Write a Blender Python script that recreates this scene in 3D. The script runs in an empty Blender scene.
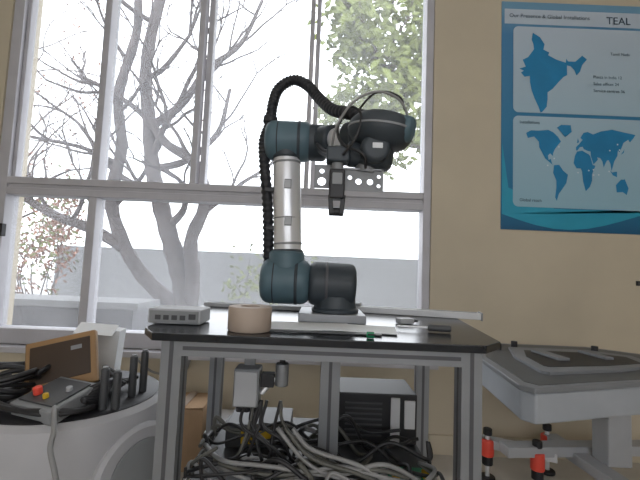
import bpy, bmesh, math, random
from mathutils import Vector, Matrix, Euler
R = random.Random(7)
sc = bpy.context.scene
sc.view_settings.view_transform = 'Standard'
COL = sc.collection

# ------------------------------------------------------------ materials
def mat(name, col, rough=0.5, metal=0.0, var=0.06, scale=8.0, bump=0.0, spec=0.5, emit=None, estr=0.0, coat=0.0):
    m = bpy.data.materials.new(name); m.use_nodes = True
    nt = m.node_tree; b = nt.nodes['Principled BSDF']
    tc = nt.nodes.new('ShaderNodeTexCoord')
    n = nt.nodes.new('ShaderNodeTexNoise'); n.inputs['Scale'].default_value = scale; n.inputs['Detail'].default_value = 4
    nt.links.new(tc.outputs['Object'], n.inputs['Vector'])
    r = nt.nodes.new('ShaderNodeValToRGB')
    lo = [max(0, x*(1-var)) for x in col]; hi = [min(1, x*(1+var)) for x in col]
    r.color_ramp.elements[0].color = (*lo, 1); r.color_ramp.elements[0].position = 0.3
    r.color_ramp.elements[1].color = (*hi, 1); r.color_ramp.elements[1].position = 0.7
    nt.links.new(n.outputs['Fac'], r.inputs['Fac'])
    nt.links.new(r.outputs['Color'], b.inputs['Base Color'])
    b.inputs['Roughness'].default_value = rough
    b.inputs['Metallic'].default_value = metal
    b.inputs['Specular IOR Level'].default_value = spec
    b.inputs['Coat Weight'].default_value = coat
    if bump:
        bp = nt.nodes.new('ShaderNodeBump'); bp.inputs['Strength'].default_value = bump; bp.inputs['Distance'].default_value = 0.01
        nt.links.new(n.outputs['Fac'], bp.inputs['Height']); nt.links.new(bp.outputs['Normal'], b.inputs['Normal'])
    if emit:
        b.inputs['Emission Color'].default_value = (*emit, 1); b.inputs['Emission Strength'].default_value = estr
    return m

M = {}
M['wall'] = mat('wall_paint', (0.55, 0.485, 0.37), 0.75, var=0.05, scale=3, bump=0.08)
M['ceil'] = mat('ceiling_paint', (0.75, 0.73, 0.70), 0.9)
M['floor'] = mat('floor_tile', (0.55, 0.52, 0.47), 0.45, var=0.12, scale=5)
M['frame'] = mat('window_frame_paint', (0.48, 0.475, 0.51), 0.45, var=0.06)
M['black_top'] = mat('black_laminate', (0.014, 0.016, 0.020), 0.22, var=0.2, scale=20)
M['alu'] = mat('aluminium_profile', (0.26, 0.27, 0.285), 0.42, 0.45, var=0.06)
M['alu_dark'] = mat('aluminium_profile_slot', (0.10, 0.10, 0.11), 0.5, 0.4)
M['silver'] = mat('robot_tube_silver', (0.78, 0.79, 0.82), 0.33, 0.45, var=0.03)
M['rdark'] = mat('robot_joint_dark', (0.032, 0.042, 0.052), 0.50, var=0.15)
M['rteal'] = mat('robot_cap_teal', (0.078, 0.135, 0.165), 0.50, var=0.1)
M['black'] = mat('black_plastic', (0.013, 0.013, 0.016), 0.5, var=0.2)
M['hose'] = mat('black_hose', (0.012, 0.013, 0.017), 0.55, var=0.2)
M['white'] = mat('white_plastic', (0.58, 0.59, 0.61), 0.45, var=0.04)
M['drum'] = mat('robot_drum_shell', (0.44, 0.44, 0.46), 0.6, var=0.05)
M['grey'] = mat('grey_plastic', (0.24, 0.25, 0.26), 0.5)
M['lgrey'] = mat('light_grey_paint', (0.40, 0.41, 0.43), 0.45)
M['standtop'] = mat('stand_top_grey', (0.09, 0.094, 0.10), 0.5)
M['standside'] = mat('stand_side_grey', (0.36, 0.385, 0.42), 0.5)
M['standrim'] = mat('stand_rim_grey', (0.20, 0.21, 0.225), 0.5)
M['dgrey'] = mat('dark_grey_paint', (0.06, 0.063, 0.068), 0.45)
M['cable_g'] = mat('cable_grey', (0.26, 0.26, 0.26), 0.5)
M['cable_w'] = mat('cable_olive_grey', (0.10, 0.10, 0.088), 0.5)
M['cable_k'] = mat('cable_black', (0.016, 0.016, 0.018), 0.45)
M['card'] = mat('cardboard', (0.42, 0.28, 0.17), 0.85, var=0.1)
M['tape'] = mat('tape_beige', (0.42, 0.34, 0.28), 0.6, var=0.05)
M['paper'] = mat('paper_white', (0.76, 0.78, 0.80), 0.7, var=0.03)
M['red'] = mat('red_plastic', (0.80, 0.08, 0.05), 0.4)
M['yellow'] = mat('yellow_plastic', (0.70, 0.45, 0.03), 0.4)
M['green'] = mat('green_plastic', (0.02, 0.25, 0.12), 0.4)
M['tanframe'] = mat('tan_frame_plastic', (0.30, 0.175, 0.075), 0.5)
M['screen'] = mat('screen_dark', (0.055, 0.036, 0.025), 0.3)
M['bark'] = mat('tree_bark', (0.085, 0.072, 0.070), 0.9, var=0.25, scale=6)
M['bark2'] = mat('twig_bark', (0.12, 0.10, 0.09), 0.9, var=0.2)
M['leaf'] = mat('leaf_green', (0.15, 0.18, 0.05), 0.7, var=0.5, scale=6)
M['leafr'] = mat('leaf_red_green', (0.26, 0.13, 0.085), 0.7, var=0.5, scale=9)
M['conc'] = mat('concrete_pale', (0.13, 0.13, 0.14), 0.9, var=0.15)
M['conc2'] = mat('boundary_wall_plaster', (0.20, 0.205, 0.21), 0.9, var=0.08)
M['ground'] = mat('ground_outdoor', (0.36, 0.36, 0.36), 0.95, var=0.1)
M['fill_lamp'] = mat('fill_light_diffuser', (0.9, 0.9, 0.9), 0.5, emit=(1.0, 0.95, 0.87), estr=4.0)  # glow of the added, unseen ceiling lights

g = bpy.data.materials.new('window_glass'); g.use_nodes = True
nt = g.node_tree; nt.nodes.clear()
o = nt.nodes.new('ShaderNodeOutputMaterial'); mx = nt.nodes.new('ShaderNodeMixShader')
tr = nt.nodes.new('ShaderNodeBsdfTransparent'); tr.inputs[0].default_value = (0.93, 0.96, 0.98, 1)
df = nt.nodes.new('ShaderNodeBsdfTranslucent'); df.inputs[0].default_value = (0.9, 0.93, 1, 1)
nz = nt.nodes.new('ShaderNodeTexNoise'); nz.inputs['Scale'].default_value = 1.6
mr = nt.nodes.new('ShaderNodeMapRange'); mr.inputs['To Min'].default_value = 0.05; mr.inputs['To Max'].default_value = 0.26  # pale translucent veil mixed in, imitates bright haze over the garden
nt.links.new(nz.outputs['Fac'], mr.inputs['Value']); nt.links.new(mr.outputs['Result'], mx.inputs[0])
nt.links.new(tr.outputs[0], mx.inputs[1]); nt.links.new(df.outputs[0], mx.inputs[2]); nt.links.new(mx.outputs[0], o.inputs[0])
M['glass'] = g

# ------------------------------------------------------------ helpers
def empty(name, loc=(0, 0, 0)):
    e = bpy.data.objects.new(name, None); e.location = loc; e.empty_display_size = 0.05
    COL.objects.link(e); return e

def finish(name, bm, m, parent=None, smooth=False, loc=None, rot=None, bevel=0, angle=35):
    me = bpy.data.meshes.new(name)
    bmesh.ops.recalc_face_normals(bm, faces=bm.faces[:])
    bm.to_mesh(me); bm.free()
    ob = bpy.data.objects.new(name, me); COL.objects.link(ob)
    for mm in (m if isinstance(m, (list, tuple)) else [m]): me.materials.append(mm)
    if smooth:
        for p in me.polygons: p.use_smooth = True
        try: me.set_sharp_from_angle(angle=math.radians(angle))
        except Exception: pass
    if loc is not None: ob.location = loc
    if rot is not None: ob.rotation_euler = Euler([math.radians(a) for a in rot])
    if bevel:
        b = ob.modifiers.new('bevel', 'BEVEL'); b.width = bevel; b.segments = 3; b.limit_method = 'ANGLE'
    if parent is not None:
        ob.parent = parent; ob.matrix_parent_inverse = Matrix.Translation(parent.location).inverted()
    return ob

def addbox(bm, c, s, rot=None, mi=0):
    r = bmesh.ops.create_cube(bm, size=1.0)
    mt = Matrix.Translation(c)
    if rot: mt = mt @ Euler([math.radians(a) for a in rot]).to_matrix().to_4x4()
    mt = mt @ Matrix.Diagonal((*s, 1))
    bmesh.ops.transform(bm, matrix=mt, verts=r['verts'])
    for f in set(f for v in r['verts'] for f in v.link_faces): f.material_index = mi

def box(name, c, s, m, parent=None, rot=None, bevel=0.002):
    bm = bmesh.new(); addbox(bm, (0, 0, 0), s)
    return finish(name, bm, m, parent, loc=c, rot=rot, bevel=bevel)

def revolve(name, prof, p0, axis, m, parent=None, seg=40, sy=1.0):
    bm = bmesh.new(); rings = []
    for r, h in prof:
        if r < 1e-6: rings.append([bm.verts.new((0, 0, h))])
        else: rings.append([bm.verts.new((r*math.cos(2*math.pi*i/seg), sy*r*math.sin(2*math.pi*i/seg), h)) for i in range(seg)])
    for a, b in zip(rings, rings[1:]):
        for i in range(seg):
            j = (i+1) % seg
            if len(a) == 1 and len(b) == 1: continue
            if len(a) == 1: bm.faces.new((a[0], b[i], b[j]))
            elif len(b) == 1: bm.faces.new((a[i], a[j], b[0]))
            else: bm.faces.new((a[i], a[j], b[j], b[i]))
    if prof[0] != prof[-1]:
        if len(rings[0]) > 1: bm.faces.new(list(reversed(rings[0])))
        if len(rings[-1]) > 1: bm.faces.new(rings[-1])
    ob = finish(name, bm, m, None, smooth=True)
    q = Vector((0, 0, 1)).rotation_difference(Vector(axis).normalized())
    ob.rotation_mode = 'QUATERNION'; ob.rotation_quaternion = q; ob.location = p0
    if parent is not None:
        ob.parent = parent; ob.matrix_parent_inverse = Matrix.Translation(parent.location).inverted()
    return ob

def rcyl(name, p0, p1, r, m, parent=None, round_=0.2, seg=40, r1=None):
    p0 = Vector(p0); p1 = Vector(p1); L = (p1-p0).length
    r1 = r if r1 is None else r1
    k = min(round_*r, L*0.45); prof = [(0, 0)]
    for i in range(5):
        a = math.pi/2*i/4; prof.append((r-k+k*math.sin(a), k-k*math.cos(a)))
    for i in range(5):
        a = math.pi/2*i/4; prof.append((r1-k+k*math.cos(a), L-k+k*math.sin(a)))
    prof.append((0, L))
    return revolve(name, prof, p0, p1-p0, m, parent, seg)

def catmull(pts, n):
    P = [Vector(p) for p in pts]; P = [2*P[0]-P[1]] + P + [2*P[-1]-P[-2]]; out = []
    for i in range(1, len(P)-2):
        for j in range(n):
            t = j/n; a, b, c, d = P[i-1:i+3]
            out.append(0.5*((2*b)+(c-a)*t+(2*a-5*b+4*c-d)*t*t+(3*b-a-3*c+d)*t**3))
    out.append(P[-2]); return out

def sweep(bm, pts, rad, seg=8, mi=0):
    n = len(pts); rings = []
    up = None
    for i, p in enumerate(pts):
        t = (pts[min(i+1, n-1)]-pts[max(i-1, 0)])
        if t.length < 1e-9: t = Vector((0, 0, 1))
        t.normalize()
        if up is None: up = t.orthogonal().normalized()
        up = (up - t*up.dot(t))
        if up.length < 1e-6: up = t.orthogonal()
        up.normalize(); s = t.cross(up); r = rad(i/(n-1), i)
        rings.append([bm.verts.new(p + r*(math.cos(2*math.pi*k/seg)*up + math.sin(2*math.pi*k/seg)*s)) for k in range(seg)])
    for a, b in zip(rings, rings[1:]):
        for k in range(seg):
            f = bm.faces.new((a[k], a[(k+1) % seg], b[(k+1) % seg], b[k])); f.material_index = mi; f.smooth = True
    for rg in (list(reversed(rings[0])), rings[-1]):
        f = bm.faces.new(rg); f.material_index = mi

def cable(name, pts, r, m, parent=None, n=10):
    bm = bmesh.new(); sweep(bm, catmull(pts, n), lambda t, i: r, 8)
    ob = finish(name, bm, m, parent)
    for p in ob.data.polygons: p.use_smooth = True
    return ob

def prism(name, poly, z0, z1, m, parent=None, bevel=0.002):
    bm = bmesh.new()
    lo = [bm.verts.new((x, y, z0)) for x, y in poly]; hi = [bm.verts.new((x, y, z1)) for x, y in poly]
    bm.faces.new(list(reversed(lo))); bm.faces.new(hi)
    for i in range(len(poly)):
        j = (i+1) % len(poly); bm.faces.new((lo[i], lo[j], hi[j], hi[i]))
    return finish(name, bm, m, parent, bevel=bevel)

# ------------------------------------------------------------ room shell
WY = 2.10
WX0, WX1, WZ0, WZ1 = -1.83, 0.615, 0.48, 2.85
bm = bmesh.new()
def wb(x0, x1, z0, z1, y=WY+0.11, t=0.22): addbox(bm, ((x0+x1)/2, y, (z0+z1)/2), (x1-x0, t, z1-z0))
wb(-3.0, WX0, 0, 3.1); wb(WX1, 3.2, 0, 3.1); wb(WX0, WX1, 0, WZ0); wb(WX0, WX1, WZ1, 3.1)
finish('wall_back', bm, M['wall'])
box('wall_left', (-3.05, -0.2, 1.55), (0.1, 5.0, 3.1), M['wall'], bevel=0)
box('wall_right', (3.25, -0.2, 1.55), (0.1, 5.0, 3.1), M['wall'], bevel=0)
bm = bmesh.new()
for a in ((-3.1, -1.6, 0, 3.1), (2.0, 3.3, 0, 3.1), (-1.6, 2.0, 0, .8), (-1.6, 2.0, 2.5, 3.1)): wb(*a, y=-2.65, t=.1)  # opening added behind the camera to let in frontal sky light
finish('wall_front', bm, M['wall'])
box('floor', (0.1, -0.2, -0.05), (6.5, 5.0, 0.1), M['floor'], bevel=0)
box('ceiling', (0.1, -0.2, 3.15), (6.6, 5.1, 0.1), M['ceil'], bevel=0)
box('baseboard_back', (1.91, WY-0.008, 0.05), (2.58, 0.014, 0.1), M['wall'], bevel=0.002)
w2 = empty('fill_window', (.2, -2.65, .8))  # added unseen window, lights the room from behind the camera
for i, x in enumerate((-1.57, -.4, .8, 1.97)): box('mullion_%d' % i, (x, -2.65, 1.65), (.06, .08, 1.7), M['frame'], w2)
for i, z in enumerate((.83, 1.4, 2.47)): box('rail_%d' % i, (.2, -2.65, z), (3.6, .07, .06), M['frame'], w2)

for i, (x, y) in enumerate([(-0.9, 0.0), (1.4, 0.0), (0.3, -1.5)]):
    e = empty('ceiling_fill_light', (x, y, 3.09))  # added unseen light, brightens the interior from above
    box('housing', (x, y, 3.08), (1.25, 0.22, 0.04), M['white'], e)
    box('diffuser', (x, y, 3.052), (1.2, 0.18, 0.02), M['fill_lamp'], e)

# ------------------------------------------------------------ window
w = empty('window_1', (-0.6, WY+0.05, 0.5))
fy = WY+0.06
def fr(name, x0, x1, z0, z1, d=0.07, y=fy, m=None): return box(name, ((x0+x1)/2, y, (z0+z1)/2), (x1-x0, d, z1-z0), m or M['frame'], w, bevel=0.004)
fr('jamb_left', WX0, -1.77, WZ0, WZ1, 0.10)
fr('jamb_right', 0.572, WX1, WZ0, WZ1, 0.10)
fr('head', -1.77, .572, WZ1-0.06, WZ1, 0.10)
fr('bottom_rail', -1.77, .572, WZ0, 0.565, 0.10)
fr('transom_lower', -1.77, .572, 1.305, 1.345, 0.104)
fr('transom_upper', -1.77, .572, 1.365, 1.405, 0.104)
fr('transom_core', -1.77, .572, 1.34, 1.37, 0.08)
fr('mullion_1a', -1.310, -1.262, WZ0, 1.31, 0.09)
fr('mullion_1b', -1.305, -1.265, 1.40, WZ1, 0.09)
fr('mullion_2a', -0.750, -0.715, 1.40, WZ1, 0.06, fy-0.02)
fr('mullion_2b', -0.708, -0.675, 1.40, WZ1, 0.06, fy+0.02)
fr('mullion_3a', -0.105, -0.080, 1.40, WZ1, 0.06, fy-0.02)
fr('mullion_3b', -0.070, -0.045, 1.40, WZ1, 0.06, fy+0.02)
fr('sash_left', -1.77, -1.748, 1.40, WZ1, 0.05)
box('sill', (-0.6, WY-0.01, 0.465), (2.5, 0.10, 0.03), M['frame'], w)
for i, (a, b_, c, d) in enumerate([(-1.77, -1.31, 0.565, 1.305), (-1.262, 0.572, 0.565, 1.305), (-1.75, -1.31, 1.405, 2.79), (-1.262, -0.745, 1.405, 2.79), (-0.68, -0.10, 1.405, 2.79), (-0.05, 0.572, 1.405, 2.79)]):
    bm = bmesh.new(); vs = [bm.verts.new(p) for p in ((a, fy+0.01, c), (b_, fy+0.01, c), (b_, fy+0.01, d), (a, fy+0.01, d))]; bm.faces.new(vs)
    finish('glass_pane_%d' % (i+1), bm, M['glass'], w)
box('latch', (-1.76, WY-0.005, 1.10), (0.025, 0.03, 0.07), M['black'], w)

# ------------------------------------------------------------ outdoors
box('ground', (0, 12.3, -0.15), (40, 20, 0.1), M['ground'], bevel=0)
box('boundary_wall', (-1.2, 6.6, 0.53), (6.6, 0.2, 1.28), M['conc2'], bevel=0.01)
bw = empty('garden_planter_ledge', (-2.3, 3.1, -0.1))
box('step_low', (-2.3, 2.9, 0.12), (1.9, 0.35, 0.44), M['conc'], bw)
box('step_high', (-2.6, 3.55, 0.22), (2.0, 0.4, 0.64), M['conc'], bw)
box('slab', (-2.2, 2.9, 0.36), (2.0, 0.42, 0.06), M['conc2'], bw)
box('slab_high', (-2.6, 3.55, 0.56), (2.1, 0.46, 0.06), M['conc2'], bw)

def jitterline(p, d, L, n, wob):
    pts = [Vector(p)]; d = Vector(d).normalized()
    for i in range(n):
        d = (d + Vector((R.uniform(-wob, wob), R.uniform(-wob, wob), R.uniform(-wob, wob)*0.7+0.04))).normalized()
        pts.append(pts[-1]+d*L/n)
    return pts, d
def grow(bm, p, d, L, r, depth, tips=None):
    pts, nd = jitterline(p, d, L, 4, 0.28)
    sm = catmull(pts, 3); sweep(bm, sm, lambda t, i: r*(1-0.45*t), 6)
    if tips is not None and depth <= 1: tips.extend(sm[::2])
    if depth == 0: return
    for k in range(R.choice((2, 3))):
        i = R.randint(1, 4) if k else 4
        dd = (nd + Vector((R.uniform(-1, 1), R.uniform(-0.7, 0.7), R.uniform(-0.4, 0.8)))*0.9).normalized()
        grow(bm, pts[i], dd, L*R.uniform(0.55, 0.8), r*0.55, depth-1, tips)
def limb(bm, pts, r0, r1, sub=3, depth=2, L=0.8, tips=None):
    sm = catmull(pts, 6)
    sweep(bm, sm, lambda t, i: (r0+(r1-r0)*t)*(1+0.07*math.sin(i*1.9)), 10)
    for k in range(sub):
        t = 0.35+0.65*(k+0.5)/sub; i = int(t*(len(sm)-1)); r = r0+(r1-r0)*t
        s = -1 if k % 2 else 1
        grow(bm, sm[i], (s*R.uniform(.5, 1), R.uniform(-.3, .3), R.uniform(.2, 1)), L*R.uniform(.7, 1.2), r*0.5, depth, tips)

bm = bmesh.new()
limb(bm, [(-1.30, 4, -0.1), (-1.36, 4, .40), (-1.42, 4, .75), (-1.55, 4, 1.12), (-1.70, 4.02, 1.52), (-1.84, 4.05, 1.95), (-1.94, 4.1, 2.5), (-2.02, 4.1, 3.1), (-1.92, 4.1, 3.9), (-1.75, 4.2, 4.6)], .12, .05, 7, 3, 0.8)
limb(bm, [(-1.34, 4, .35), (-1.30, 3.95, .80), (-1.34, 3.95, 1.2), (-1.22, 3.95, 1.6), (-1.35, 3.95, 2.0), (-1.72, 4, 2.25), (-1.95, 4, 2.6)], .085, .04, 3, 3, 0.6)
limb(bm, [(-1.38, 4, .45), (-1.78, 4.05, .72), (-2.06, 4.05, 1.08), (-2.26, 4.05, 1.6), (-2.22, 4.1, 2.2), (-2.3, 4.1, 2.8), (-2.15, 4.1, 3.6), (-2.25, 4.1, 4.5)], .085, .04, 5, 3, 0.7)
limb(bm, [(-2.06, 4.05, 1.08), (-2.45, 4.05, 1.28), (-2.75, 4.0, 1.38), (-3.1, 4, 1.55), (-3.6, 4, 1.9)], .065, .03, 4, 3, 0.7)
limb(bm, [(-1.92, 4.05, 2.4), (-1.6, 4.1, 2.7), (-1.35, 4.1, 3.1), (-1.0, 4.2, 3.5), (-.8, 4.3, 4.1)], .05, .02, 4, 3, 0.7)
limb(bm, [(-1.84, 4.05, 1.95), (-1.5, 4.15, 2.1), (-1.2, 4.2, 2.45), (-1.12, 4.3, 3.0)], .045, .02, 4, 2, 0.6)
t = finish('frangipani_tree', bm, M['bark'])

bm = bmesh.new(); tips = []
limb(bm, [(-4.6, 5.4, -0.1), (-4.5, 5.4, 1.0), (-4.4, 5.4, 2.0), (-4.5, 5.4, 3.2), (-4.3, 5.4, 4.4)], .05, .02, 14, 3, 1.1, tips)
for t_ in tips:
    if R.random() < .35:
        c = t_+Vector((R.uniform(-.1, .1), R.uniform(-.1, .1), R.uniform(-.1, .1)))
        a = Vector((R.uniform(-1, 1), R.uniform(-1, 1), R.uniform(-1, 1))).normalized()*0.03; b2 = a.orthogonal().normalized()*0.014
        f = bm.faces.new([bm.verts.new(c-a), bm.verts.new(c+b2), bm.verts.new(c+a), bm.verts.new(c-b2)]); f.material_index = 1
finish('bare_garden_tree', bm, [M['bark2'], M['leafr']])

def leafblob(bm, c, s, n, sz=0.05, mi=1):
    for k in range(n):
        v = Vector((R.gauss(0, 1), R.gauss(0, 1), R.gauss(0, 1)))*0.5
        p = Vector((c[0]+v.x*s[0], c[1]+v.y*s[1], c[2]+v.z*s[2]))
        a = Vector((R.uniform(-1, 1), R.uniform(-.6, .6), R.uniform(-1, .6))).normalized()*sz*R.uniform(.7, 1.3); b2 = a.cross(Vector((R.uniform(-.4, .4), 1, R.uniform(-.4, .4)))).normalized()*sz*0.45
        f = bm.faces.new([bm.verts.new(p-a), bm.verts.new(p+b2), bm.verts.new(p+a), bm.verts.new(p-b2)]); f.material_index = mi
bm = bmesh.new(); tips = []
limb(bm, [(2.4, 5.2, -0.1), (2.3, 5.2, 1.5), (2.0, 5.2, 2.8), (1.4, 5.2, 3.5), (.7, 5.2, 3.9), (0.35, 5.2, 4.4)], .10, .03, 9, 3, 0.7, tips)
limb(bm, [(2.0, 5.2, 2.6), (1.4, 5.2, 2.7), (.9, 5.2, 2.75), (.4, 5.2, 3.0)], .04, .015, 7, 2, 0.5, tips)
for t_ in tips: 
    if t_.x > 0: leafblob(bm, t_, (.3, .3, .3), 2, 0.07)
for c in [(.5, 5.2, 4.1), (.9, 5.2, 3.8), (1.2, 5.2, 3.3), (.5, 5.2, 3.5), (.5, 5.1, 4.4), (1.0, 5.2, 4.3), (1.2, 5.2, 2.8), (.8, 5.2, 2.9)]:
    leafblob(bm, c, (.5, .5, .5), 60, 0.085)
finish('leafy_garden_tree', bm, [M['bark2'], M['leaf']])

bm = bmesh.new(); tips = []
for k in range(7): grow(bm, (-3.75+0.06*k, 4.9, -0.1), (R.uniform(-.25, .25), 0, 1), 1.05, .012, 2, tips)
for t_ in tips: leafblob(bm, t_, (.18, .18, .22), 6, 0.035, R.choice((1, 1, 2)))
finish('red_leaf_shrub', bm, [M['bark2'], M['leafr'], M['leaf']])
bm = bmesh.new(); tips = []
for k in range(4): grow(bm, (-0.95+0.08*k, 5.2, -0.1), (R.uniform(-.3, .3), 0, 1), 0.7, .010, 2, tips)
for t_ in tips: leafblob(bm, t_, (.2, .2, .2), 1, 0.04)
finish('garden_shrub', bm, [M['bark2'], M['leaf']])

# ------------------------------------------------------------ work table
TZ = 0.80
tb = empty('robot_work_table', (0, 1.2, 0))
prism('table_top', [(-.37, .87), (.385, .87), (.445, .93), (.505, 1.40), (.50, 1.55), (-.41, 1.55), (-.44, 1.47), (-.418, .94)], TZ-.018, TZ, M['black_top'], tb)
def prof(name, c, s):
    bm = bmesh.new(); addbox(bm, (0, 0, 0), s, mi=0)
    ax = max(range(3), key=lambda i: s[i])
    for o_ in range(3):
        if o_ == ax: continue
        for sg in (-1, 1):
            ss = [0.009]*3; ss[ax] = s[ax]*0.99; ss[o_] = 0.002
            cc = [0, 0, 0]; cc[o_] = sg*(s[o_]/2)
            addbox(bm, cc, ss, mi=1)
    return finish(name, bm, [M['alu'], M['alu_dark']], tb, loc=c)
T0 = TZ-.0185
prof('leg_front_left', (-.335, .925, T0/2), (.048, .048, T0))
prof('leg_front_right', (.365, .925, T0/2), (.048, .048, T0))
prof('leg_back_left', (-.37, 1.47, T0/2), (.045, .045, T0))
prof('leg_back_right', (.405, 1.47, T0/2), (.045, .045, T0))
prof('leg_centre', (.045, 1.13, T0/2), (.055, .055, T0))
prof('rail_front', (.015, .915, T0-.0185), (.65, .04, .037))
prof('rail_back', (.01, 1.47, T0-.0225), (.73, .04, .045))
prof('rail_left', (-.36, 1.2, T0-.0225), (.04, .49, .045))
prof('rail_right', (.385, 1.2, T0-.0225), (.04, .49, .045))
prof('rail_cross', (.01, 1.3, T0-.0225), (.70, .04, .045))
box('lower_shelf', (.015, 1.2, .385), (.66, .56, .018), M['dgrey'], tb)
for i, x in enumerate((-.335, .365)): rcyl('foot_%d' % i, (x, .925, 0.001), (x, .925, .02), .03, M['black'], tb)

# ------------------------------------------------------------ robot arm
rb = empty('industrial_robot_arm', (.06, 1.2, TZ))
box('mounting_plate', (.045, 1.22, TZ+.0125), (.20, .19, .025), M['alu'], rb, bevel=.003)
revolve('base_flange', [(0, 0), (.070, 0), (.073, .003), (.073, .010), (.066, .016), (.062, .05), (0, .05)], (.055, 1.2, TZ+.025), (0, 0, 1), M['rdark'], rb)
rcyl('shoulder_body', (-.03, 1.2, .912), (.116, 1.2, .908), .068, M['rdark'], rb, .30)
rcyl('shoulder_ring', (.02, 1.2, .9105), (.030, 1.2, .9105), .0700, M['alu_dark'], rb, .1)
def joint(name, c, r, up, L, ax=(1, 0, 0)):
    c = Vector(c); ax = Vector(ax).normalized()
    rcyl(name+'_barrel', c-ax*L/2, c+ax*L/2, r, M['rteal'], rb, .42)
    rcyl(name+'_ring', c+ax*(L*.18), c+ax*(L*.18+.012), r*1.03, M['rdark'], rb, .08)
    rcyl(name+'_seam', c-ax*(L*.24), c-ax*(L*.24-.004), r*1.012, M['black'], rb, .08)
    if up: rcyl(name+'_neck', c, c+Vector(up), r*.80, M['rteal'], rb, .2)
joint('upper_arm_lower', (-.102, 1.2, .914), .070, (0.0, 0, .095), .155)
rcyl('lower_collar', (-.100, 1.2, .985), (-.101, 1.2, 1.014), .050, M['rdark'], rb, .15)
rcyl('upper_arm_tube', (-.100, 1.2, 1.0), (-.117, 1.2, 1.315), .0440, M['silver'], rb, .03)
rcyl('tube_band_low', (-.1005, 1.2, 1.028), (-.101, 1.2, 1.036), .0450, M['grey'], rb, .05)
rcyl('tube_band_mid', (-.107, 1.2, 1.110), (-.1072, 1.2, 1.114), .0447, M['grey'], rb, .05)
rcyl('tube_band_high', (-.1155, 1.2, 1.285), (-.116, 1.2, 1.293), .0450, M['grey'], rb, .05)
for k, z in enumerate((1.10, 1.215)):
    box('label_%d' % k, (-.100-.006*k, 1.1555, z), (.022, .003, .030), M['grey'], rb, bevel=.001)
    box('label_face_%d' % k, (-.100-.006*k, 1.1537, z), (.018, .002, .022), M['lgrey'], rb, bevel=.0)
rcyl('upper_collar', (-.117, 1.2, 1.302), (-.118, 1.2, 1.33), .050, M['rdark'], rb, .15)
joint('elbow', (-.112, 1.2, 1.362), .064, None, .150)
rcyl('elbow_body', (-.06, 1.2, 1.362), (.012, 1.2, 1.360), .058, M['rdark'], rb, .3)
rcyl('forearm_socket', (-.01, 1.19, 1.362), (.035, 1.14, 1.352), .048, M['rdark'], rb, .25)
rcyl('forearm_tube', (.02, 1.16, 1.356), (.105, 1.06, 1.338), .036, M['silver'], rb, .05)
rcyl('forearm_collar', (.070, 1.09, 1.343), (.118, 1.045, 1.335), .046, M['rdark'], rb, .2)
rcyl('wrist_1_body', (.070, 1.03, 1.335), (.215, .985, 1.325), .046, M['rdark'], rb, .6)
revolve('wrist_1_cap', [(0, .034), (.045, .032), (.068, .024), (.084, .008), (.088, -.010), (.084, -.030), (.070, -.050), (.045, -.062), (0, -.066)], (.152, .99, 1.342), (0.10, -.10, 1), M['rdark'], rb)
revolve('wrist_1_rim', [(0.084, -.014), (.0895, -.013), (.0895, -.008), (.084, -.007)], (.152, .99, 1.342), (0.10, -.10, 1), M['grey'], rb)
rcyl('wrist_1_end_cap', (.19, .96, 1.33), (.228, .945, 1.318), .034, M['rteal'], rb, .5)
rcyl('wrist_2_body', (.145, 1.0, 1.33), (.132, 1.0, 1.228), .050, M['rdark'], rb, .4)
rcyl('wrist_2_cap', (.132, .99, 1.272), (.132, .932, 1.268), .038, M['rdark'], rb, .35)
rcyl('wrist_3_body', (.150, 1.0, 1.262), (.062, 1.0, 1.268), .034, M['rdark'], rb, .3)
box('wrist_label', (.135, .931, 1.272), (.026, .003, .014), M['paper'], rb)
rcyl('tool_flange', (.115, 1.0, 1.245), (.113, 1.0, 1.215), .028, M['alu'], rb, .1)
def bracket(name, x0, x1, z0, z1, y, holes):
    bm = bmesh.new()
    xs = sorted(set([x0, x1]+[h[0]-h[2] for h in holes]+[h[0]+h[2] for h in holes])); zs = sorted(set([z0, z1]+[h[1]-h[2] for h in holes]+[h[1]+h[2] for h in holes]))
    for a, b2 in zip(xs, xs[1:]):
        for c, d in zip(zs, zs[1:]):
            mxx, mz = (a+b2)/2, (c+d)/2
            hh = [h for h in holes if abs(mxx-h[0]) < h[2] and abs(mz-h[1]) < h[2]]
            if hh:
                h = hh[0]; n = 24; out = []; inn = []
                if not (abs(a-(h[0]-h[2])) < 1e-6 and abs(c-(h[1]-h[2])) < 1e-6): continue
                for i in range(n):
                    an = 2*math.pi*i/n; co, si = math.cos(an), math.sin(an); q = h[2]/max(abs(co), abs(si))
                    out.append((h[0]+q*co, h[1]+q*si)); inn.append((h[0]+h[2]*.8*co, h[1]+h[2]*.8*si))
                for i in range(n):
                    j = (i+1) % n
                    bm.faces.new([bm.verts.new((p[0], y, p[1])) for p in (out[i], out[j], inn[j], inn[i])])
            else:
                bm.faces.new([bm.verts.new(p) for p in ((a, y, c), (b2, y, c), (b2, y, d), (a, y, d))])
    bmesh.ops.remove_doubles(bm, verts=bm.verts, dist=1e-5)
    ob = finish(name, bm, M['grey'], rb)
    s = ob.modifiers.new('s', 'SOLIDIFY'); s.thickness = .004; s.offset = 0
    return ob
bracket('tool_bracket', .055, .160, 1.165, 1.222, .985, [(.095, 1.19, .010), (.125, 1.19, .010), (.148, 1.180, .006), (.148, 1.205, .006), (.072, 1.2, .007)])
bracket('camera_bracket', -.022, .055, 1.172, 1.235, .999, [(-.002, 1.19, .014), (-.002, 1.218, .008)])
box('bracket_top', (.095, 1.0, 1.222), (.12, .045, .006), M['alu'], rb)
box('gripper_body', (.038, .98, 1.178), (.040, .04, .078), M['black'], rb, bevel=.005)
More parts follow.
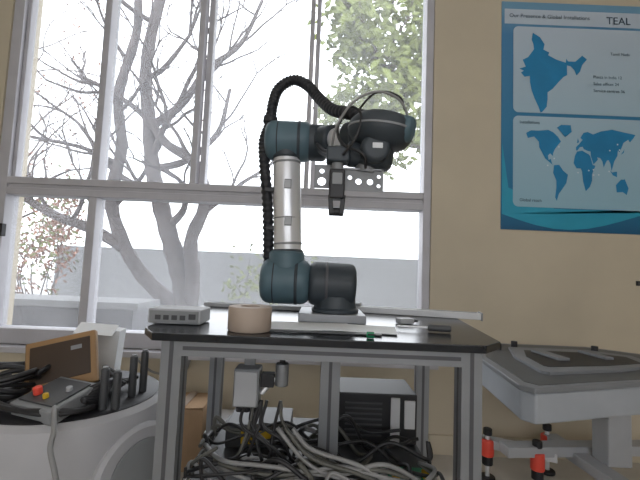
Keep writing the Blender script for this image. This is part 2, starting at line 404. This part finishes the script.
box('gripper_plate', (.038, .957, 1.19), (.026, .004, .03), M['grey'], rb)
rcyl('gripper_neck', (.038, .98, 1.215), (.038, .98, 1.28), .015, M['grey'], rb)
box('gripper_head', (.038, .98, 1.255), (.06, .05, .040), M['rdark'], rb, bevel=.006)
box('gripper_finger_1', (.024, .98, 1.125), (.012, .026, .05), M['black'], rb, rot=(0, -4, 0))
box('gripper_finger_2', (.054, .98, 1.125), (.012, .026, .05), M['black'], rb, rot=(0, 4, 0))
rcyl('gripper_pad', (.020, .98, 1.107), (.058, .98, 1.107), .011, M['black'], rb)
hp = [(-.150, 1.25, .905), (-.160, 1.215, .972), (-.166, 1.21, 1.07), (-.174, 1.205, 1.174), (-.188, 1.20, 1.285), (-.193, 1.20, 1.36), (-.178, 1.205, 1.42), (-.172, 1.21, 1.49), (-.155, 1.215, 1.545), (-.108, 1.22, 1.578), (-.060, 1.21, 1.555), (-.020, 1.18, 1.500), (.022, 1.11, 1.435), (.072, 1.02, 1.388), (.115, .99, 1.366)]
bm = bmesh.new(); sm = catmull(hp, 22); sweep(bm, sm, lambda t, i: .0185 if (i//2) % 2 else .0155, 12)
finish('corrugated_hose', bm, M['hose'], rb)
for k, (x, y, z) in enumerate([(-.168, 1.21, 1.08), (-.178, 1.204, 1.2)]): box('hose_clamp_%d' % k, (x+.012, y, z), (.03, .045, .014), M['black'], rb)
rcyl('hose_gland', (-.178, 1.205, 1.42), (-.176, 1.206, 1.445), .023, M['hose'], rb)
cable('sensor_cable_1', [(.02, .99, 1.26), (.03, .95, 1.32), (.07, .93, 1.38), (.13, .93, 1.410), (.19, .95, 1.400), (.22, .97, 1.36)], .0032, M['cable_g'], rb)
cable('sensor_cable_2', [(.045, 1.05, 1.39), (.035, 1.0, 1.33), (.05, .96, 1.28), (.10, .94, 1.25), (.11, .96, 1.22)], .004, M['cable_k'], rb)
cable('sensor_cable_3', [(-.02, 1.12, 1.33), (.0, 1.05, 1.29), (.02, 1.0, 1.27), (.035, .985, 1.25)], .006, M['cable_k'], rb)
cable('sensor_cable_4', [(.04, 1.0, 1.35), (.06, .95, 1.375), (.09, .93, 1.35), (.08, .93, 1.29), (.05, .95, 1.25)], .0035, M['cable_k'], rb)
cable('sensor_cable_5', [(.08, 1.01, 1.38), (.13, .97, 1.425), (.19, .96, 1.415), (.21, .97, 1.38)], .003, M['cable_k'], rb)

# ------------------------------------------------------------ items on the table
sw = empty('network_switch', (-.365, 1.03, TZ))
box('case', (-.365, 1.03, TZ+.021), (.135, .09, .038), M['lgrey'], sw, bevel=.004)
box('front_panel', (-.365, .9835, TZ+.021), (.125, .004, .030), M['grey'], sw)
for i in range(4): box('port_%d' % i, (-.405+.021*i, .981, TZ+.019), (.014, .003, .012), M['dgrey'], sw, bevel=.0005)
box('badge', (-.318, .981, TZ+.022), (.018, .003, .014), M['dgrey'], sw)

revolve('masking_tape_roll', [(.024, 0), (.051, 0), (.053, .003), (.053, .055), (.051, .058), (.024, .058), (.024, 0)], (-.165, .950, TZ+.001), (0, 0, 1), M['tape'])

box('paper_sheet', (-.015, 1.045, TZ+.0015), (.22, .13, .002), M['paper'], rot=(0, 0, 5), bevel=0)
box('paper_sheet', (.115, 1.025, TZ+.0040), (.19, .12, .002), M['paper'], rot=(0, 0, -8), bevel=0)
e = empty('aluminium_guide_rail', (.32, 1.43, TZ))
box('rail', (.315, 1.425, TZ+.0115), (.54, .060, .022), M['white'], e, rot=(0, 0, -12), bevel=.003)
box('rail_groove', (.315, 1.425, TZ+.0232), (.52, .014, .001), M['grey'], e, rot=(0, 0, -12), bevel=0)
box('rail_end_plate', (.582, 1.369, TZ+.0115), (.006, .066, .028), M['grey'], e, rot=(0, 0, -12), bevel=.002)
box('rail_carriage', (.12, 1.4665, TZ+.029), (.09, .075, .012), M['grey'], e, rot=(0, 0, -12), bevel=.002)
box('metal_strip', (-.01, .945, TZ+.003), (.34, .016, .004), M['dgrey'], rot=(0, 0, -2))
e = empty('linear_slide_bar', (-.20, 1.42, TZ))
box('bar', (-.20, 1.43, TZ+.0085), (.44, .04, .015), M['lgrey'], e, rot=(0, 0, -4))
box('bar_slot', (-.20, 1.43, TZ+.0165), (.42, .010, .001), M['dgrey'], e, rot=(0, 0, -4), bevel=0)
e = empty('screwdriver', (.27, 1.02, TZ))
rcyl('handle', (.30, 1.04, TZ+.011), (.36, 1.03, TZ+.011), .009, M['dgrey'], e, .5)
rcyl('shaft', (.22, 1.055, TZ+.010), (.30, 1.04, TZ+.011), .003, M['silver'], e)
e = empty('green_marker_cap', (.125, .905, TZ))
rcyl('cap', (.118, .905, TZ+.008), (.136, .903, TZ+.008), .0075, M['green'], e, .3)
rcyl('clip', (.120, .897, TZ+.010), (.138, .895, TZ+.010), .002, M['black'], e)
e = empty('small_adapter', (.27, 1.18, TZ))
box('case', (.27, 1.18, TZ+.009), (.05, .03, .016), M['lgrey'], e, bevel=.003, rot=(0, 0, 20))
box('plug', (.302, 1.192, TZ+.009), (.018, .014, .008), M['dgrey'], e, bevel=.001, rot=(0, 0, 20))

# ------------------------------------------------------------ under the table
jb = empty('electrical_junction_box', (-.18, 1.06, .68))
box('case', (-.18, 1.06, .635), (.068, .06, .10), M['grey'], jb, bevel=.005)
box('lid', (-.18, 1.027, .635), (.06, .008, .09), M['lgrey'], jb, bevel=.003)
box('strap', (-.18, 1.075, .73), (.03, .008, .10), M['alu'], jb)
for i in range(3): rcyl('gland_%d' % i, (-.20+.02*i, 1.06, .588), (-.20+.02*i, 1.06, .565), .009, M['black'], jb)
av = empty('pneumatic_valve', (-.09, 1.05, .70))
rcyl('body', (-.088, 1.05, .64), (-.088, 1.05, .70), .018, M['alu'], av)
rcyl('stem', (-.088, 1.05, .70), (-.088, 1.05, .779), .008, M['black'], av)
box('coil', (-.125, 1.05, .655), (.035, .03, .035), M['black'], av)
rcyl('port', (-.107, 1.05, .66), (-.14, 1.04, .62), .007, M['silver'], av)

SH = .394
pc = empty('controller_box', (.21, 1.36, SH))
box('case', (.205, 1.37, SH+.082), (.27, .18, .16), M['black'], pc, bevel=.004)
box('side_panel', (.268, 1.277, SH+.082), (.03, .006, .14), M['white'], pc)
box('front_sticker', (.315, 1.277, SH+.10), (.035, .006, .09), M['white'], pc)
for i in range(7): box('vent_%d' % i, (.165, 1.278, SH+.03+.017*i), (.12, .004, .005), M['dgrey'], pc, bevel=0)
ps = empty('power_supply_unit', (-.16, 1.3, SH))
box('case', (-.17, 1.30, SH+.036), (.20, .16, .07), M['dgrey'], ps, bevel=.004)
box('label', (-.17, 1.217, SH+.036), (.10, .003, .04), M['yellow'], ps, bevel=0)
pb = empty('circuit_board_stack', (.24, 1.05, SH))
box('board', (.24, 1.06, SH+.012), (.18, .12, .004), M['green'], pb)
for i in range(4):
    box('standoff_%d' % i, (.16+.16*(i % 2), 1.01+.1*(i//2), SH+.0055), (.008, .008, .010), M['silver'], pb)
for i in range(6): box('chip_%d' % i, (.17+.028*i, 1.05+.02*(i % 2), SH+.022), (.018, .02, .016), [M['black'], M['lgrey'], M['yellow']][i % 3], pb)

tangle = bmesh.new()
for i in range(24):
    x = R.uniform(-.28, .28); pts = []
    y = R.uniform(.98, 1.22)
    a = R.uniform(0, 6.28)
    for k in range(7):
        pts.append((max(-.30, min(.33, x)), max(.95, min(1.22, y)), max(SH+.012, SH+.025+abs(R.gauss(0, .028))+.015*(k % 2))))
        a += R.uniform(-1.2, 1.2); x += .11*math.cos(a); y += .06*math.sin(a)
    r = R.choice((.004, .005, .006)); sweep(tangle, catmull(pts, 8), lambda t, i, r=r: r, 7, mi=R.choice((0, 0, 1, 2, 0)))
for i in range(9):
    x0 = R.choice((-.2, -.18, -.16, -.088, -.125, -.14)); x1 = x0+R.uniform(-.12, .25)
    pts = [(x0, 1.05, .60), (x0+R.uniform(-.02, .02), 1.04, .54), ((x0+x1)/2, 1.03, .47+R.uniform(-.02, .05)), (x1, 1.05, SH+.04), (x1+.1, 1.1, SH+.02)]
    sweep(tangle, catmull(pts, 8), lambda t, i: .0045, 7, mi=R.choice((0, 0, 2)))
for i in range(3):
    pts = [(-.09+.02*i, 1.0, .55), (0, .98, .47+.02*i), (.12, .97, .44+.02*i), (.24, .98, .42), (.32, 1.02, .45-.01*i), (.30, 1.1, .43)]
    sweep(tangle, catmull(pts, 8), lambda t, i: .0055, 8, mi=(1, 2)[i % 2])
for i in range(3):
    pts = [(-.30, 1.1, .42+.02*i), (-.22, .99, .45+.01*i), (-.10, .97, .43+.02*i), (.06, .98, .47-.01*i), (.18, .97, .455+.015*i), (.30, 1.0, .42)]
    sweep(tangle, catmull(pts, 8), lambda t, i: .0055, 8, mi=(1, 2)[i % 2])
finish('cable_tangle', tangle, [M['cable_k'], M['cable_g'], M['cable_w']])

cb = empty('cardboard_carton', (-.62, 1.93, 0))
box('body', (-.62, 1.93, .14), (.22, .22, .28), M['card'], cb)
box('flap_left', (-.675, 1.93, .283), (.105, .22, .004), M['card'], cb)
box('flap_right', (-.565, 1.93, .285), (.105, .22, .004), M['card'], cb, rot=(0, -3, 0))
box('tape_strip', (-.62, 1.93, .290), (.04, .222, .001), M['tape'], cb, bevel=0)
cb = empty('storage_crate', (-.34, 1.88, 0))
box('body', (-.34, 1.88, .10), (.26, .26, .2), M['lgrey'], cb, bevel=.01)
box('lid', (-.34, 1.88, .208), (.28, .28, .015), M['white'], cb, bevel=.004)
cable('wall_cable', [(-.95, 2.06, .44), (-.85, 2.07, .37), (-.72, 2.07, .38), (-.66, 2.07, .48), (-.72, 2.07, .33), (-.9, 2.07, .24), (-1.1, 2.07, .22)], .006, M['cable_g'])

# ------------------------------------------------------------ mobile robot, left
C = (-.735, 1.20)
mb = empty('mobile_robot_base', (C[0], C[1], 0))
revolve('drum_body', [(0, .06), (.235, .06), (.25, .08), (.265, .15), (.27, .30), (.27, .50), (.262, .535), (.245, .548), (0, .548)], (C[0], C[1], 0), (0, 0, 1), M['drum'], mb, 64)
revolve('deck', [(0, 0), (.240, 0), (.243, .004), (.237, .008), (0, .008)], (C[0], C[1], .546), (0, 0, 1), M['black'], mb, 64)
for s, nm in ((1, 'right'), (-1, 'left')):
    cx = C[0]+s*.235
    rcyl('wheel_'+nm, (cx-.02, C[1]-.02, .101), (cx+.02, C[1]-.02, .101), .10, M['black'], mb, .15)
hx = -.512
revolve('wheel_housing', [(0, 0), (.115, 0), (.125, .010), (.130, .03), (.130, .045), (.122, .055), (0, .058)], (hx, 1.125, .375), (.80, -.50, 0), M['drum'], mb, 48)
revolve('wheel_cover_ring', [(.085, 0), (.095, .004), (.095, .008), (.085, .01)], (hx+.0465, 1.125-.029, .375), (.80, -.50, 0), M['grey'], mb, 48)
rcyl('caster', (C[0], 1.02, .03), (C[0], 1.05, .03), .03, M['black'], mb)
for k, (x, y, h) in enumerate([(-.572, 1.065, .11), (-.543, 1.075, .10), (-.545, 1.17, .12), (-.535, 1.22, .125), (-.90, 1.32, .12)]):
    rcyl('post_%d' % k, (x, y, .552), (x, y, .552+h), .011, M['dgrey'], mb, .3)
    rcyl('post_tip_%d' % k, (x, y, .552+h), (x, y, .552+h+.006), .008, M['grey'], mb, .3)

cs = empty('control_console', (-.74, 1.1, .554))
box('base_box', (-.685, 1.045, .582), (.15, .14, .040), M['grey'], cs, rot=(14, 0, -20), bevel=.005)
box('base_panel', (-.687, 1.041, .604), (.125, .11, .004), M['dgrey'], cs, rot=(14, 0, -20))
rcyl('emergency_stop', (-.725, 1.030, .598), (-.727, 1.027, .620), .011, M['red'], cs, .4)
rcyl('yellow_button', (-.69, 1.01, .594), (-.691, 1.008, .610), .007, M['yellow'], cs, .4)
rcyl('grey_knob', (-.65, 1.04, .602), (-.65, 1.038, .620), .008, M['lgrey'], cs, .4)
Q = Matrix.Translation((-.750, 1.155, .648)) @ Euler((math.radians(70), math.radians(-14), math.radians(10))).to_matrix().to_4x4()
def lid(name, c, s, m, b=.003):
    bm = bmesh.new(); addbox(bm, c, s); bmesh.ops.transform(bm, matrix=Q, verts=bm.verts[:]); return finish(name, bm, m, cs, bevel=b)
lid('lid_frame', (0, 0, 0), (.195, .155, .022), M['tanframe'], .006)
lid('lid_screen', (0, .006, .0115), (.165, .110, .004), M['screen'])
lid('lid_sticker', (.045, .035, .0145), (.03, .012, .001), M['grey'], 0)
lid('lid_hinge', (0, -.080, -.003), (.16, .012, .016), M['black'])
lid('lid_prop', (0.03, -.065, -.035), (.02, .09, .05), M['black'])
ct = empty('white_carton', (-.75, 1.35, .554))
box('box', (-.745, 1.34, .640), (.13, .07, .165), M['paper'], ct, rot=(0, 4, 10), bevel=.002)
box('flap', (-.74, 1.30, .724), (.12, .06, .003), M['paper'], ct, rot=(28, 4, 10), bevel=0)
bm = bmesh.new()
for i in range(7):
    r = .055+.009*i; pts = [Vector((-.885+r*math.cos(a*.45+i), 1.12+r*.9*math.sin(a*.45+i), .568+.011*i+.010*math.sin(a+i))) for a in range(15)]
    sweep(bm, catmull(pts, 3), lambda t, i: .0075, 8)
for i in range(6):
    pts = [(-.63+.01*i, 1.14, .566+.01*i), (-.60-.008*i, 1.02+.01*i, .59), (-.585, 1.08, .57+.01*i), (-.60, 1.15+.01*i, .60), (-.65, 1.2, .57+.012*i), (-.58, 1.28-.02*i, .58)]
    sweep(bm, catmull(pts, 8), lambda t, i: .006, 8)
for j in range(2):
    pts = [(-.86, 1.06, .575+.01*j), (-.80, .995-.01*j, .585), (-.72, .970, .578), (-.65, .975, .570+.01*j), (-.60, 1.0, .572), (-.58, 1.04, .57)]
    sweep(bm, catmull(pts, 8), lambda t, i: .007, 8)
finish('coiled_black_cable', bm, M['cable_k'])
cable('grey_power_cord', [(-.65, .985, .590), (-.63, .955, .580), (-.61, .93, .55), (-.60, .908, .52), (-.575, .895, .47), (-.56, .895, .40), (-.565, .90, .30), (-.58, .90, .15), (-.57, .86, .01), (-.5, .8, .008)], .006, M['cable_g'])

# ------------------------------------------------------------ stand on the right
st = empty('equipment_stand', (1.1, 1.55, 0))
poly = [(.655, 1.24), (.685, 1.20), (1.16, 1.34), (1.50, 1.50), (1.55, 1.78), (1.35, 1.94), (.80, 1.94), (.69, 1.62)]
prism('housing', poly, .505, .600, M['standside'], st, bevel=.008)
cxp, cyp = 1.08, 1.58
big = [(cxp+(x-cxp)*1.02, cyp+(y-cyp)*1.02) for x, y in poly]
prism('top_rim', big, .600, .618, M['standrim'], st, bevel=.004)
inn = [(cxp+(x-cxp)*.94, cyp+(y-cyp)*.93) for x, y in poly]
prism('top_recess_plate', inn, .616, .6195, M['standtop'], st, bevel=.001)
prism('top_inner_plate', [(cxp+(x-cxp)*.66, cyp+(y-cyp)*.60) for x, y in poly], .618, .630, M['standrim'], st, bevel=.002)
prism('top_inner_cavity', [(cxp+(x-cxp)*.54, cyp+(y-cyp)*.40) for x, y in poly], .630, .6315, M['black'], st, bevel=0)
for i, (x, y, a, b2) in enumerate([(.98, 1.62, .05, .16), (1.2, 1.66, .04, .14)]):
    box('rib_%d' % i, (x, y, .636), (a, b2, .010), M['standrim'], st, rot=(0, 0, 8), bevel=.001)
for i, (x, y) in enumerate([(.84, 1.78), (1.3, 1.80), (.95, 1.85)]): rcyl('bolt_%d' % i, (x, y, .618), (x, y, .648), .014, M['black'], st)
box('column', (1.28, 1.68, .35), (.10, .10, .33), M['lgrey'], st, bevel=.006)
box('bracket_arm', (1.36, 1.66, .46), (.34, .05, .05), M['lgrey'], st, rot=(0, -18, 12), bevel=.004)
box('beam_cross', (1.25, 1.79, .19), (.80, .07, .045), M['lgrey'], st, rot=(0, 0, 6), bevel=.004)
box('beam_long', (1.20, 1.64, .165), (.07, .62, .045), M['lgrey'], st, rot=(0, 0, 4), bevel=.004)
box('beam_left', (.94, 1.83, .165), (.34, .06, .04), M['white'], st, rot=(0, 0, -25), bevel=.004)
for i, (x, y) in enumerate([(1.00, 1.745), (.83, 1.86), (1.58, 1.82), (1.22, 1.36), (1.16, 1.94)]):
    rcyl('foot_pad_%d' % i, (x, y, .001), (x, y, .02), .035, M['black'], st, .2)
    rcyl('foot_spindle_%d' % i, (x, y, .018), (x, y, .21), .010, M['silver'], st)
    rcyl('foot_red_sleeve_%d' % i, (x, y, .11), (x, y, .185), .029, M['red'], st, .2)
    rcyl('foot_black_nut_%d' % i, (x, y, .07), (x, y, .11), .024, M['black'], st, .2)
    rcyl('foot_cap_%d' % i, (x, y, .205), (x, y, .235), .020, M['black'], st, .2)

ck = empty('wall_socket', (1.755, WY, .945))
box('plate', (1.755, WY-.006, .945), (.018, .010, .026), M['black'], ck)
box('hole', (1.755, WY-.012, .945), (.008, .003, .012), M['dgrey'], ck)

# ------------------------------------------------------------ poster
def pmat(name, stops, axis='Z', rng=(1.2, 2.5)):
    m = bpy.data.materials.new(name); m.use_nodes = True; nt = m.node_tree; b = nt.nodes['Principled BSDF']
    b.inputs['Roughness'].default_value = .45
    tc = nt.nodes.new('ShaderNodeTexCoord'); sp = nt.nodes.new('ShaderNodeSeparateXYZ'); mr = nt.nodes.new('ShaderNodeMapRange')
    mr.inputs['From Min'].default_value, mr.inputs['From Max'].default_value = rng
    r = nt.nodes.new('ShaderNodeValToRGB')
    while len(r.color_ramp.elements) < len(stops): r.color_ramp.elements.new(.5)
    for e_, (p, c) in zip(r.color_ramp.elements, stops): e_.position = p; e_.color = (*c, 1)
    nt.links.new(tc.outputs['Object'], sp.inputs[0]); nt.links.new(sp.outputs[axis], mr.inputs['Value']); nt.links.new(mr.outputs['Result'], r.inputs['Fac']); nt.links.new(r.outputs['Color'], b.inputs['Base Color'])
    return m
PX0, PX1, PZ0, PZ1 = 1.000, 1.97, 1.215, 2.545
M['p_bg'] = pmat('poster_blue_print', [(0, (.005, .09, .20)), (.12, (.01, .17, .33)), (.5, (.03, .20, .38)), (.88, (.06, .22, .42)), (1, (.16, .34, .50))])
M['p_panel'] = pmat('poster_panel_print', [(0, (.26, .47, .58)), (.5, (.37, .52, .62)), (1, (.50, .58, .67))])
M['p_map'] = mat('poster_map_blue', (.01, .21, .44), .5, var=.1)
M['p_text'] = mat('poster_text_ink', (.05, .09, .14), .5)
M['p_white'] = mat('poster_white_ink', (.62, .70, .74), .5)
M['p_cyan'] = mat('poster_cyan_wave', (.02, .32, .48), .5)
po = empty('wall_poster', (PX0, WY, PZ0))
box('sheet', ((PX0+PX1)/2, WY-.003, 0), (PX1-PX0, .004, PZ1-PZ0), M['p_bg'], po, bevel=0)
sh = bpy.data.objects['sheet']; sh.data.transform(Matrix.Translation((0, 0, (PZ0+PZ1)/2)))
def flat(name, poly, lay, m):
    bm = bmesh.new(); y = WY-.0065-.0015*lay
    f = bm.faces.new([bm.verts.new((x, y, z)) for x, z in poly])
    f.normal_update()
    bmesh.ops.triangulate(bm, faces=bm.faces[:], ngon_method='EAR_CLIP')
    for f in bm.faces:
        f.normal_update()
        if f.normal.y > 0: f.normal_flip()
    me = bpy.data.meshes.new(name); bm.to_mesh(me); bm.free(); me.materials.append(m)
    ob = bpy.data.objects.new(name, me); COL.objects.link(ob)
    ob.parent = po; ob.matrix_parent_inverse = Matrix.Translation(po.location).inverted()
    return ob
def rrect(x0, x1, z0, z1, r=.03, n=6):
    out = []
    for cx, cz, a0 in ((x1-r, z1-r, 0), (x0+r, z1-r, 90), (x0+r, z0+r, 180), (x1-r, z0+r, 270)):
        for i in range(n+1):
            a = math.radians(a0+90*i/n); out.append((cx+r*math.cos(a), cz+r*math.sin(a)))
    return out
flat('header_band', [(PX0+.015, PZ1-.135), (PX1, PZ1-.135), (PX1, PZ1-.045), (PX0+.015, PZ1-.045)], 0, M['p_panel'])
flat('upper_panel', rrect(PX0+.065, PX1-.03, 1.885, 2.395), 1, M['p_panel'])
flat('lower_panel', rrect(PX0+.065, PX1-.03, 1.345, 1.865), 1, M['p_panel'])
wave = [(PX0+.005, 1.30)]+[(PX0+.005+i*.095, 1.30-.075*math.sin(i*.42)) for i in range(1, 11)]+[(PX1, 1.345), (PX0+.3, 1.34), (PX0+.04, 1.45), (PX0+.005, 1.7)]
flat('wave_graphic', wave, 0, M['p_cyan'])
india = [(74, 37), (77, 35.5), (79, 33), (78.5, 31), (81, 30), (80.5, 29), (84, 27.5), (88, 26.5), (88.2, 28), (89, 27), (92, 27), (95, 29.3), (97, 28), (95, 26), (94, 23.5), (92.5, 22), (91.5, 24), (90, 25.3), (88.5, 25.5), (88.5, 22), (87, 21.3), (85, 19.5), (82.3, 16.8), (80.2, 15.5), (80.2, 13), (79.8, 10.3), (78, 8.5), (77.3, 8.1), (76.2, 10.5), (74.8, 13), (73.5, 16), (72.8, 19), (72.7, 21.2), (70.5, 20.8), (69, 22.3), (70.2, 23), (68.3, 23.7), (71, 24.5), (69.7, 27), (72, 28), (74.5, 31), (74.2, 33), (73.5, 34.5)]
flat('india_map', [(1.095+(a-68)*.0135, 1.885+(b_-8)*.0163) for a, b_ in india], 2, M['p_map'])
world = {'north_america': [(-165, 65), (-150, 70), (-125, 70), (-95, 72), (-80, 68), (-65, 60), (-56, 52), (-66, 45), (-75, 38), (-81, 30), (-81, 25), (-90, 30), (-97, 26), (-95, 18), (-88, 20), (-84, 11), (-79, 8), (-92, 14), (-105, 20), (-115, 31), (-124, 40), (-125, 50), (-140, 59), (-160, 56)],
 'greenland': [(-55, 82), (-25, 82), (-22, 70), (-43, 60), (-54, 68), (-68, 77)],
 'south_america': [(-78, 9), (-62, 10), (-50, 0), (-35, -7), (-40, -22), (-53, -33), (-64, -42), (-70, -54), (-75, -48), (-71, -30), (-71, -18), (-81, -5)],
 'africa': [(-6, 35), (10, 37), (30, 31), (35, 28), (43, 12), (51, 11), (40, -5), (40, -16), (33, -27), (20, -35), (12, -18), (9, 0), (5, 5), (-8, 5), (-17, 14), (-13, 27)],
 'eurasia': [(-9, 37), (-9, 43), (0, 48), (8, 54), (12, 56), (5, 60), (15, 69), (28, 71), (45, 67), (70, 73), (105, 77), (140, 73), (178, 69), (170, 62), (160, 55), (155, 60), (140, 54), (132, 43), (127, 37), (122, 40), (120, 30), (110, 20), (105, 10), (101, 3), (98, 16), (92, 22), (87, 21), (80, 13), (77, 8), (73, 19), (66, 25), (57, 26), (59, 22), (45, 13), (37, 28), (36, 36), (27, 37), (15, 40), (12, 44), (3, 43), (-5, 37)],
 'australia': [(114, -22), (130, -12), (137, -12), (142, -11), (153, -27), (147, -39), (135, -34), (116, -35)],
 'indonesia': [(96, 4), (105, -5), (118, -8), (118, 2), (109, 1), (103, 0)], 'britain': [(-6, 50), (1, 52), (-3, 59)], 'japan': [(130, 32), (140, 36), (143, 43), (138, 38)]}
for k, v in world.items(): flat('map_'+k, [(1.435+(a-0)*.00180, 1.590+(b_-10)*.0032) for a, b_ in v], 2, M['p_map'])
def text(name, s, x, z, size, m, lay=3):
    cu = bpy.data.curves.new(name, 'FONT'); cu.body = s; cu.size = size; cu.materials.append(m)
    ob = bpy.data.objects.new(name, cu); COL.objects.link(ob); ob.location = (x, WY-.0065-.0015*lay, z); ob.rotation_euler = (math.pi/2, 0, 0)
    ob.parent = po; ob.matrix_parent_inverse = Matrix.Translation(po.location).inverted()
text('header_text', 'Our Presence & Global Installations', PX0+.04, PZ1-.098, .032, M['p_text'])
text('logo_text', 'TEAL', 1.60, PZ1-.118, .062, M['p_text'])
for i, (x, z, s) in enumerate([(1.62, 2.24, 'Tamil Nadu'), (1.52, 2.10, 'Plants in India 12'), (1.52, 2.06, 'Sales offices 24'), (1.52, 2.02, 'Service centres 36'), (1.10, 1.82, 'Installations'), (1.10, 1.375, 'Global reach')]):
    text('caption_%d' % i, s, x, z, .024, M['p_text'])
for i in range(9): flat('text_line_%d' % i, [(1.80, 1.80-.045*i), (1.90, 1.80-.045*i), (1.90, 1.806-.045*i), (1.80, 1.806-.045*i)], 3, M['p_text'])
for i in range(12):
    x = 1.22+R.uniform(0, .45); z = 1.50+R.uniform(0, .22); flat('map_pin_%d' % i, rrect(x, x+.008, z, z+.008, .003, 2), 4, M['p_white'])

# ------------------------------------------------------------ world, camera
wd = bpy.data.worlds.new('overcast_sky'); sc.world = wd; wd.use_nodes = True
bg = wd.node_tree.nodes['Background']; bg.inputs[0].default_value = (0.96, 0.97, 1.0, 1); bg.inputs[1].default_value = 3.6

cd = bpy.data.cameras.new('camera'); cam = bpy.data.objects.new('camera', cd); COL.objects.link(cam)
cd.lens = 36*380/640; cd.sensor_width = 36; cd.clip_start = .02
p = math.radians(4.2); roll = math.radians(2.3)
cam.matrix_world = Matrix.Translation((0, 0, .96)) @ Matrix.Rotation(math.radians(90)+p, 4, 'X') @ Matrix.Rotation(roll, 4, 'Z')
sc.camera = cam
